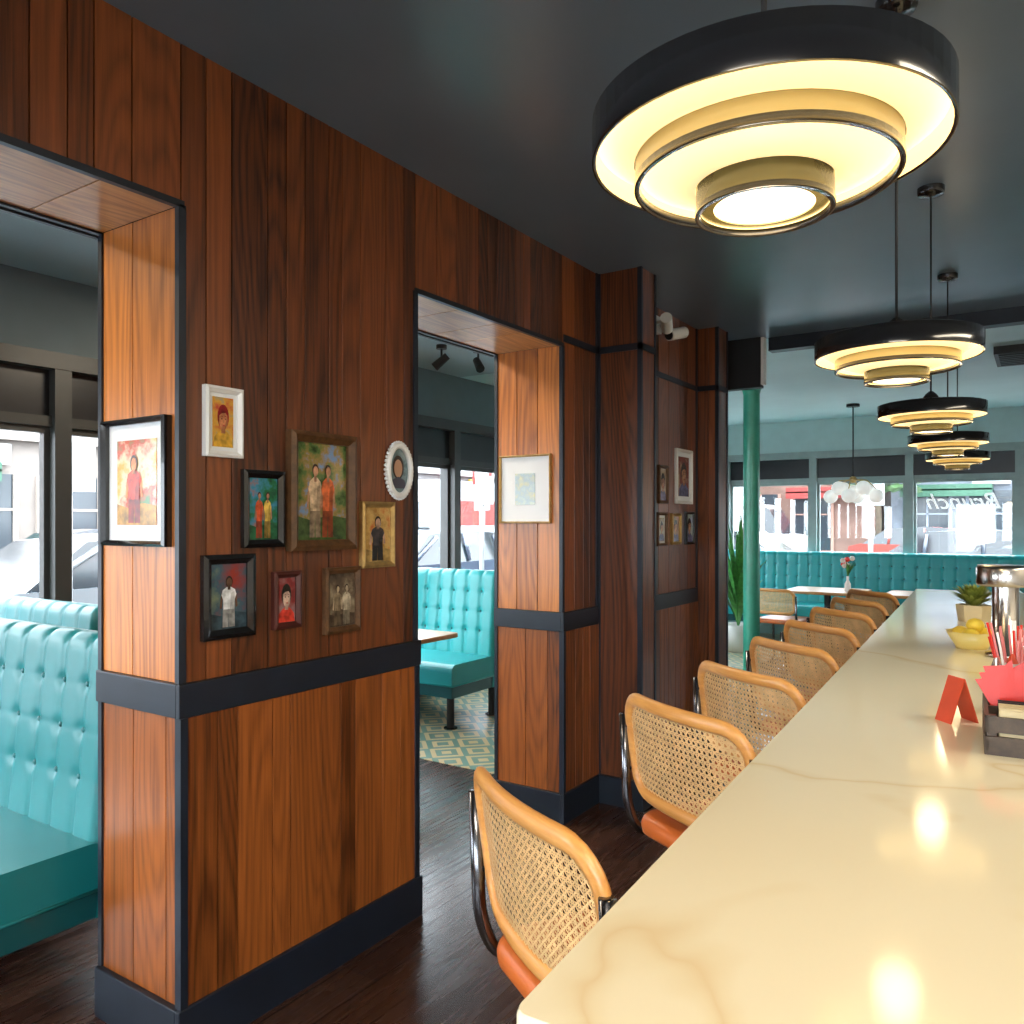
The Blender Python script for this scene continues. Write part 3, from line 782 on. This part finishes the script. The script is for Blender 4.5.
b = MB(); b.lathe([(.0001, 0), (.065, 0), (.075, .075), (.07, .075), (.068, .065), (.0001, .065)], 'tan', n=6, smooth=False)
leaves(b, 220, (0, 0, .06), .06, .13, .12, .022, 'leaf2', .3); b.obj('potted_succulent', loc=(-.265, 4.2, ct))
b = MB(); b.lathe([(.0001, 0), (.05, 0), (.055, .01), (.085, .06), (.081, .06), (.05, .014), (.0001, .014)], 'ybowl', n=40)
for i, (dx, dy, dz) in enumerate(((0, 0, .043), (.04, .01, .05), (-.036, .02, .05), (.0, -.04, .05), (.005, .045, .052), (.01, .0, .082))):
    b.sphere((dx, dy, dz), .025, 'lemon', 14, sx=1.2)
b.obj('bowl_of_lemons', loc=(-.215, 3.30, ct))
b = MB(); b.lathe([(.0001, 0), (.06, 0), (.06, .012), (.040, .016), (.040, .235)], 'steel', n=40)
b.lathe([(.040, .235), (.083, .237), (.086, .245), (.086, .295), (.080, .305), (.0001, .305)], 'steel', n=40)
b.tube([(.07, -.0, .26), (.12, -.02, .26), (.13, -.02, .20)], .009, 'steel', 10); b.tube([(.12, -.02, .26), (.12, -.02, .34)], .012, 'black', 10)
b.obj('draft_beer_tower', loc=(-.108, 3.15, ct))
b = MB(); hx, hy = .085, .12
b.box(-hx, hx, -hy, hy, 0, .008, 'crate')
for z0, z1 in ((.008, .036), (.044, .074)):
    b.box(-hx, -hx+.008, -hy, hy, z0, z1, 'crate'); b.box(hx-.008, hx, -hy, hy, z0, z1, 'crate')
    b.box(-hx, hx, -hy, -hy+.008, z0, z1, 'crate'); b.box(-hx, hx, hy-.008, hy, z0, z1, 'crate')
for sx in (-1, 1):
    for sy in (-1, 1): b.box(sx*(hx-.012)-.008, sx*(hx-.012)+.008, sy*(hy-.012)-.008, sy*(hy-.012)+.008, .008, .076, 'crate')
b.box(-hx, hx, -.004, .004, .008, .072, 'crate')
for i in range(14): b.box(-.06, .07, -.108+i*.007, -.104+i*.007, .01, .085+.004*math.sin(i*2), 'blackmatte' if i > 7 else 'tan')
for i in range(16):
    a = -.5+i*.065; x0 = -.055+.004*i
    b.add([(x0, .012+.003*i, .04), (x0+.02, .014+.003*i, .04), (x0+.025+.05*a, .02+.003*i, .13+.012*(i % 4)), (x0-.02+.05*a, .022+.003*i, .12+.014*(i % 3))], [(0, 1, 2, 3)], 'red')
b.cyl((.02, .06, .008), .035, .10, 'white', 24)
for i in range(34):
    a = random.uniform(0, 6.283); r = random.uniform(0, .024); c, s_ = math.cos(a), math.sin(a)
    b.tube([(.02+r*c, .06+r*s_, .03), (.02+r*c*2.0, .06+r*s_*2.0, random.uniform(.15, .19))], .003, 'red' if i % 4 else 'white', 6)
b.cyl((-.06, .09, .008), .014, .13, 'blackmatte', 16); b.cyl((-.06, .09, .138), .010, .02, 'steel', 16, r2=.004)
b.cyl((-.03, .095, .008), .014, .14, 'white', 16); b.cyl((-.03, .095, .148), .012, .02, 'redcard', 16, r2=.003)
b.obj('condiment_caddy', loc=(-.020, 1.93, ct), rot=math.radians(4))
b = MB(); b.lathe([(.0001, 0), (.036, 0), (.042, .11), (.039, .11), (.034, .006), (.0001, .006)], 'blackmatte', n=28)
for i in range(40):
    a = random.uniform(0, 6.283); r = random.uniform(0, .03); c, s_ = math.cos(a), math.sin(a)
    b.tube([(r*c*.8, r*s_*.8, .01), (r*c*2.6, r*s_*2.6, random.uniform(.17, .22))], .0028, ('red', 'pink', 'white')[i % 3], 6)
b.obj('cup_of_drinking_straws', loc=(-.05, 2.22, ct))
b = MB(); b.prism([(-.035, 0), (-.032, 0), (.0, .095), (.032, 0), (.035, 0), (.0015, .10), (-.0015, .10)], -.026, .026, 'redcard')
b.obj('tent_card', loc=(-.165, 2.07, ct), rot=math.radians(-48))
b = MB(); b.lathe([(.0001, 0), (.035, 0), (.03, .08), (.012, .12), (.014, .16)], 'white', n=24)
leaves(b, 14, (0, 0, .15), .12, .22, .12, .02, 'leaf', .2)
for i in range(9): b.sphere((random.uniform(-.07, .07), random.uniform(-.07, .07), random.uniform(.26, .36)), .028, 'white' if i % 3 else 'red', 10)
b.obj('flower_vase', loc=(-1.78, 9.3, .75))

# ---------------------------------------------------------------- exterior
b = MB(); b.box(-45, -4.7, -30, 60, -.2, -.1, 'asphalt'); b.box(-4.7, 45, 11.2, 60, -.2, -.1, 'asphalt'); b.box(-4.7, 45, -30, -3.2, -.2, -.1, 'asphalt')
b.obj('street_ground')
b = MB(); b.box(-7.0, -5.2, -20, 13.5, -.1, -.02, 'walk'); b.box(-5.2, 30, 11.2, 13.5, -.1, -.02, 'walk')
b.box(-19, -17, -20, 26, -.1, -.02, 'walk'); b.box(-17, 30, 28.5, 31, -.1, -.02, 'walk'); b.obj('sidewalk_ground')
def building(name, x0, x1, y0, y1, h, col, sides, aw='signred'):
    b = MB(); mw = mat('facade_'+name, col, .8, var=.2, vscale=2)
    b.box(x0, x1, y0, y1, -.1, h, mw)
    pale_trim = mat('facade_trim_'+name, [min(1, c*2.0) for c in col], .7)  # paler trim colour of the facade
    for s in sides:
        A0, A1 = (y0, y1) if s == 'e' else (x0, x1)
        def bx(a0, a1, d0, d1, z0, z1, m):
            if s == 'e': b.box(x1+d0, x1+d1, a0, a1, z0, z1, m)
            else: b.box(a0, a1, y0-d1, y0-d0, z0, z1, m)
        bx(A0, A1, 0, .25, 3.3, 3.6, pale_trim); bx(A0, A1, 0, .15, h-.3, h, pale_trim)
        a = A0+.5; k = 0
        while a+1.4 < A1:
            for fl in range(max(1, int(h//3.2))):
                z = .45 if fl == 0 else .9+fl*3.2; hgt = 2.1 if fl == 0 else 1.6
                bx(a-.12, a+1.42, 0, .14, z-.14, z, pale_trim); bx(a-.1, a, 0, .1, z, z+hgt, pale_trim); bx(a+1.3, a+1.4, 0, .1, z, z+hgt, pale_trim)
                bx(a, a+1.3, 0, .04, z, z+hgt, 'facadeglass'); bx(a+.62, a+.68, .04, .08, z, z+hgt, pale_trim); bx(a, a+1.3, .04, .08, z+hgt*.62, z+hgt*.62+.05, pale_trim)
            if k % 3 == 0: bx(a-.1, a+2.6, .05, .9, 2.55, 2.75, aw); bx(a-.1, a+2.6, .8, .9, 2.35, 2.6, aw)
            if k % 3 == 1: bx(a+.1, a+1.2, .1, .2, 2.75, 3.2, ('signyellow', 'signwhite')[k % 2])
            a += 1.9; k += 1
    b.obj('building')
building('a', -26, -19, -8, 4.5, 5.2, (.20, .10, .075), 'e'); building('b', -26, -19, 5, 17, 6.0, (.20, .17, .15), 'e', 'signgreen')
building('c', -26, -19.2, 17.5, 32, 7, (.16, .15, .15), 'e')
building('d', -14, -5, 31, 38, 5.0, (.19, .11, .085), 's'); building('e', -4.5, 5, 31, 38, 5.5, (.15, .17, .20), 's', 'signgreen'); building('f', 5.5, 16, 31, 38, 8, (.22, .17, .11), 's')
cars = [0]
def car(loc, rot, col, van=False):
    cars[0] += 1
    b = MB(); paint = mat('car_paint_%d' % cars[0], col, .25, coat=.5)
    if van:
        low = [(-2.6, .35), (-2.65, .9), (-2.4, 1.15), (-1.9, 1.25), (2.9, 1.25), (2.9, .35)]
        top = [(-1.95, 1.24), (-1.5, 2.0), (-1.2, 2.15), (-.7, 2.15), (-.7, 1.24)]
        b.box(-.98, .98, -.6, 2.95, .9, 2.75, 'signwhite'); b.box(.98, .99, .1, 2.2, 1.5, 2.2, 'signred'); b.box(-.99, -.98, .1, 2.2, 1.5, 2.2, 'signred')
    else:
        low = [(-2.2, .3), (-2.25, .6), (-2.15, .85), (-1.3, .95), (1.9, .98), (2.2, .9), (2.25, .5), (2.15, .3)]
        top = [(-1.25, .94), (-.6, 1.40), (.2, 1.47), (1.2, 1.42), (1.85, .97)]
    b.prism(low, -.88, .88, paint)
    n = len(top); vs = []
    for s in (-1, 1):
        for y, z in top: vs.append((s*(.86-.16*(z-.94)/.5*(.3 if van else 1)), y, z))
    b.add(vs, [(i, i+1, n+i+1, n+i) for i in range(1, n-2)], paint); b.add(vs, [(0, 1, n+1, n), (n-2, n-1, 2*n-1, 2*n-2)], 'carglass'); b.add(vs, [tuple(range(n-1, -1, -1)), tuple(range(n, 2*n))], 'carglass')
    for s in (-1, 1):
        if not van:
            for a, c in (((-1.1, 1.0), (-.45, 1.36)), ((.25, .98), (.25, 1.42)), ((1.15, .98), (1.1, 1.38))):
                b.tube([(s*.86, a[0], a[1]), (s*.74, c[0], c[1])], .035, paint, 6)
        for y in (-1.4, 1.4):
            b.xf = Matrix.Translation((s*.80, y, .32)) @ Matrix.Rotation(math.radians(90), 4, 'Y')
            b.cyl((0, 0, -.11), .32, .22, 'tire', 24); b.cyl((0, 0, -.115), .18, .23, 'signwhite', 16); b.xf = Matrix.Identity(4)
    b.box(-.7, .7, -2.27, -2.2, .55, .72, 'carglass'); b.box(-.8, -.5, -2.24, -2.1, .68, .82, 'signwhite'); b.box(.5, .8, -2.24, -2.1, .68, .82, 'signwhite')
    b.obj('parked_van' if van else 'parked_car', loc=(loc[0], loc[1], -.1), rot=rot)
R90 = math.radians(90)
car((-8.6, 4.9), 0, (.16, .17, .18)); car((-8.6, 10.2), 0, (.04, .05, .08)); car((-8.6, 15.4), 0, (.25, .04, .03))
car((-14.6, 1.4), 0, (.30, .30, .31), True); car((-14.6, 8.0), 0, (.06, .06, .07)); car((-14.6, 17.5), 0, (.25, .25, .26), True)
car((-5.5, 16.4), R90, (.16, .17, .18)); car((-.6, 16.4), R90, (.04, .05, .07)); car((4.4, 16.4), R90, (.3, .3, .3))
car((-8.5, 25.5), R90, (.3, .3, .3), True); car((-2.5, 25.5), R90, (.2, .03, .02)); car((3, 25.5), R90, (.08, .1, .11))
def tree(x, y, sc=1):
    b = MB(); bark = mat('bark%.1f' % x, (.08, .06, .04), .9, var=.3)
    b.tube([(0, 0, -.1), (.05, 0, 1.5), (0, .1, 3)], .12*sc, bark, 10)
    for i in range(5):
        a = i*1.256; b.tube([(0, .1, 2.6), (.8*math.cos(a), .8*math.sin(a), 3.8)], .05, bark, 8)
    for i in range(420):
        a = random.uniform(0, 6.28); r = random.uniform(.2, 1.5); z = random.uniform(2.5, 5.2); x_, y_ = r*math.cos(a), r*math.sin(a)
        d = random.uniform(.1, .2); b.add([(x_-d, y_, z), (x_, y_+d, z+d*.5), (x_+d, y_, z), (x_, y_-d, z-d*.5)], [(0, 1, 2, 3)], 'leafdark')
    b.obj('street_tree', loc=(x, y, 0))
tree(-6.7, 13.2); tree(-4.6, 28.8, .8); tree(2.0, 28.8, .8); tree(-16.9, 12.5, .8); tree(-16.9, 1, .8); tree(-10, 28.8)
def signpost(x, y, rot):
    b = MB(); b.tube([(0, 0, -.1), (0, 0, 3.0)], .035, 'signwhite', 10); b.box(-.25, .25, -.06, -.04, 2.3, 2.95, 'signred'); b.box(-.18, .18, -.065, -.06, 2.45, 2.7, 'signwhite')
    b.box(-.2, .2, -.06, -.04, 1.75, 2.15, 'signwhite'); b.obj('street_sign', loc=(x, y, 0), rot=rot)
signpost(-6.7, 3.5, R90); signpost(-6.6, 9.2, R90); signpost(-2.2, 13.2, 0); signpost(-10, 14, 0)

# ---------------------------------------------------------------- lights
W = bpy.data.worlds.new('World'); S.world = W; W.use_nodes = True
bg = W.node_tree.nodes['Background']; bg.inputs[0].default_value = (.82, .92, 1, 1); bg.inputs[1].default_value = 16.0
def fill_panel(name, x, y, sx, sy, e, col=(1, .93, .82)):  # added fill lights out of view, to brighten the jambs and the room
    b = MB(); b.box(-sx/2-.02, sx/2+.02, -sy/2-.02, sy/2+.02, -.03, 0, 'white'); b.obj(name, loc=(x, y, H))
    l = bpy.data.lights.new(name+'_light', 'AREA'); l.shape = 'RECTANGLE'; l.size = sx; l.size_y = sy; l.energy = e; l.color = col
    o = bpy.data.objects.new(name+'_light', l); C.objects.link(o); o.location = (x, y, H-.035)
fill_panel('added_fill_panel', .3, -1.2, 1.4, .8, 90, (1, .88, .72))
fill_panel('added_fill_panel', 1.5, 2.2, .5, 2.2, 60, (1, .88, .68))
fill_panel('added_fill_panel', -3.1, .0, .8, .8, 38, (1, .84, .62))
fill_panel('added_fill_panel', -3.2, 2.9, .5, .5, 34, (1, .86, .66))

# ---------------------------------------------------------------- camera
cd = bpy.data.cameras.new('camera'); cam = bpy.data.objects.new('camera', cd); C.objects.link(cam)
cam.location = (0, 0, 1.5); cam.rotation_euler = (math.radians(90), 0, math.radians(33.5))
cd.sensor_width = 36; cd.lens = 36*804/1024; cd.shift_y = 10/1024; cd.clip_start = .02; cd.clip_end = 200
S.camera = cam
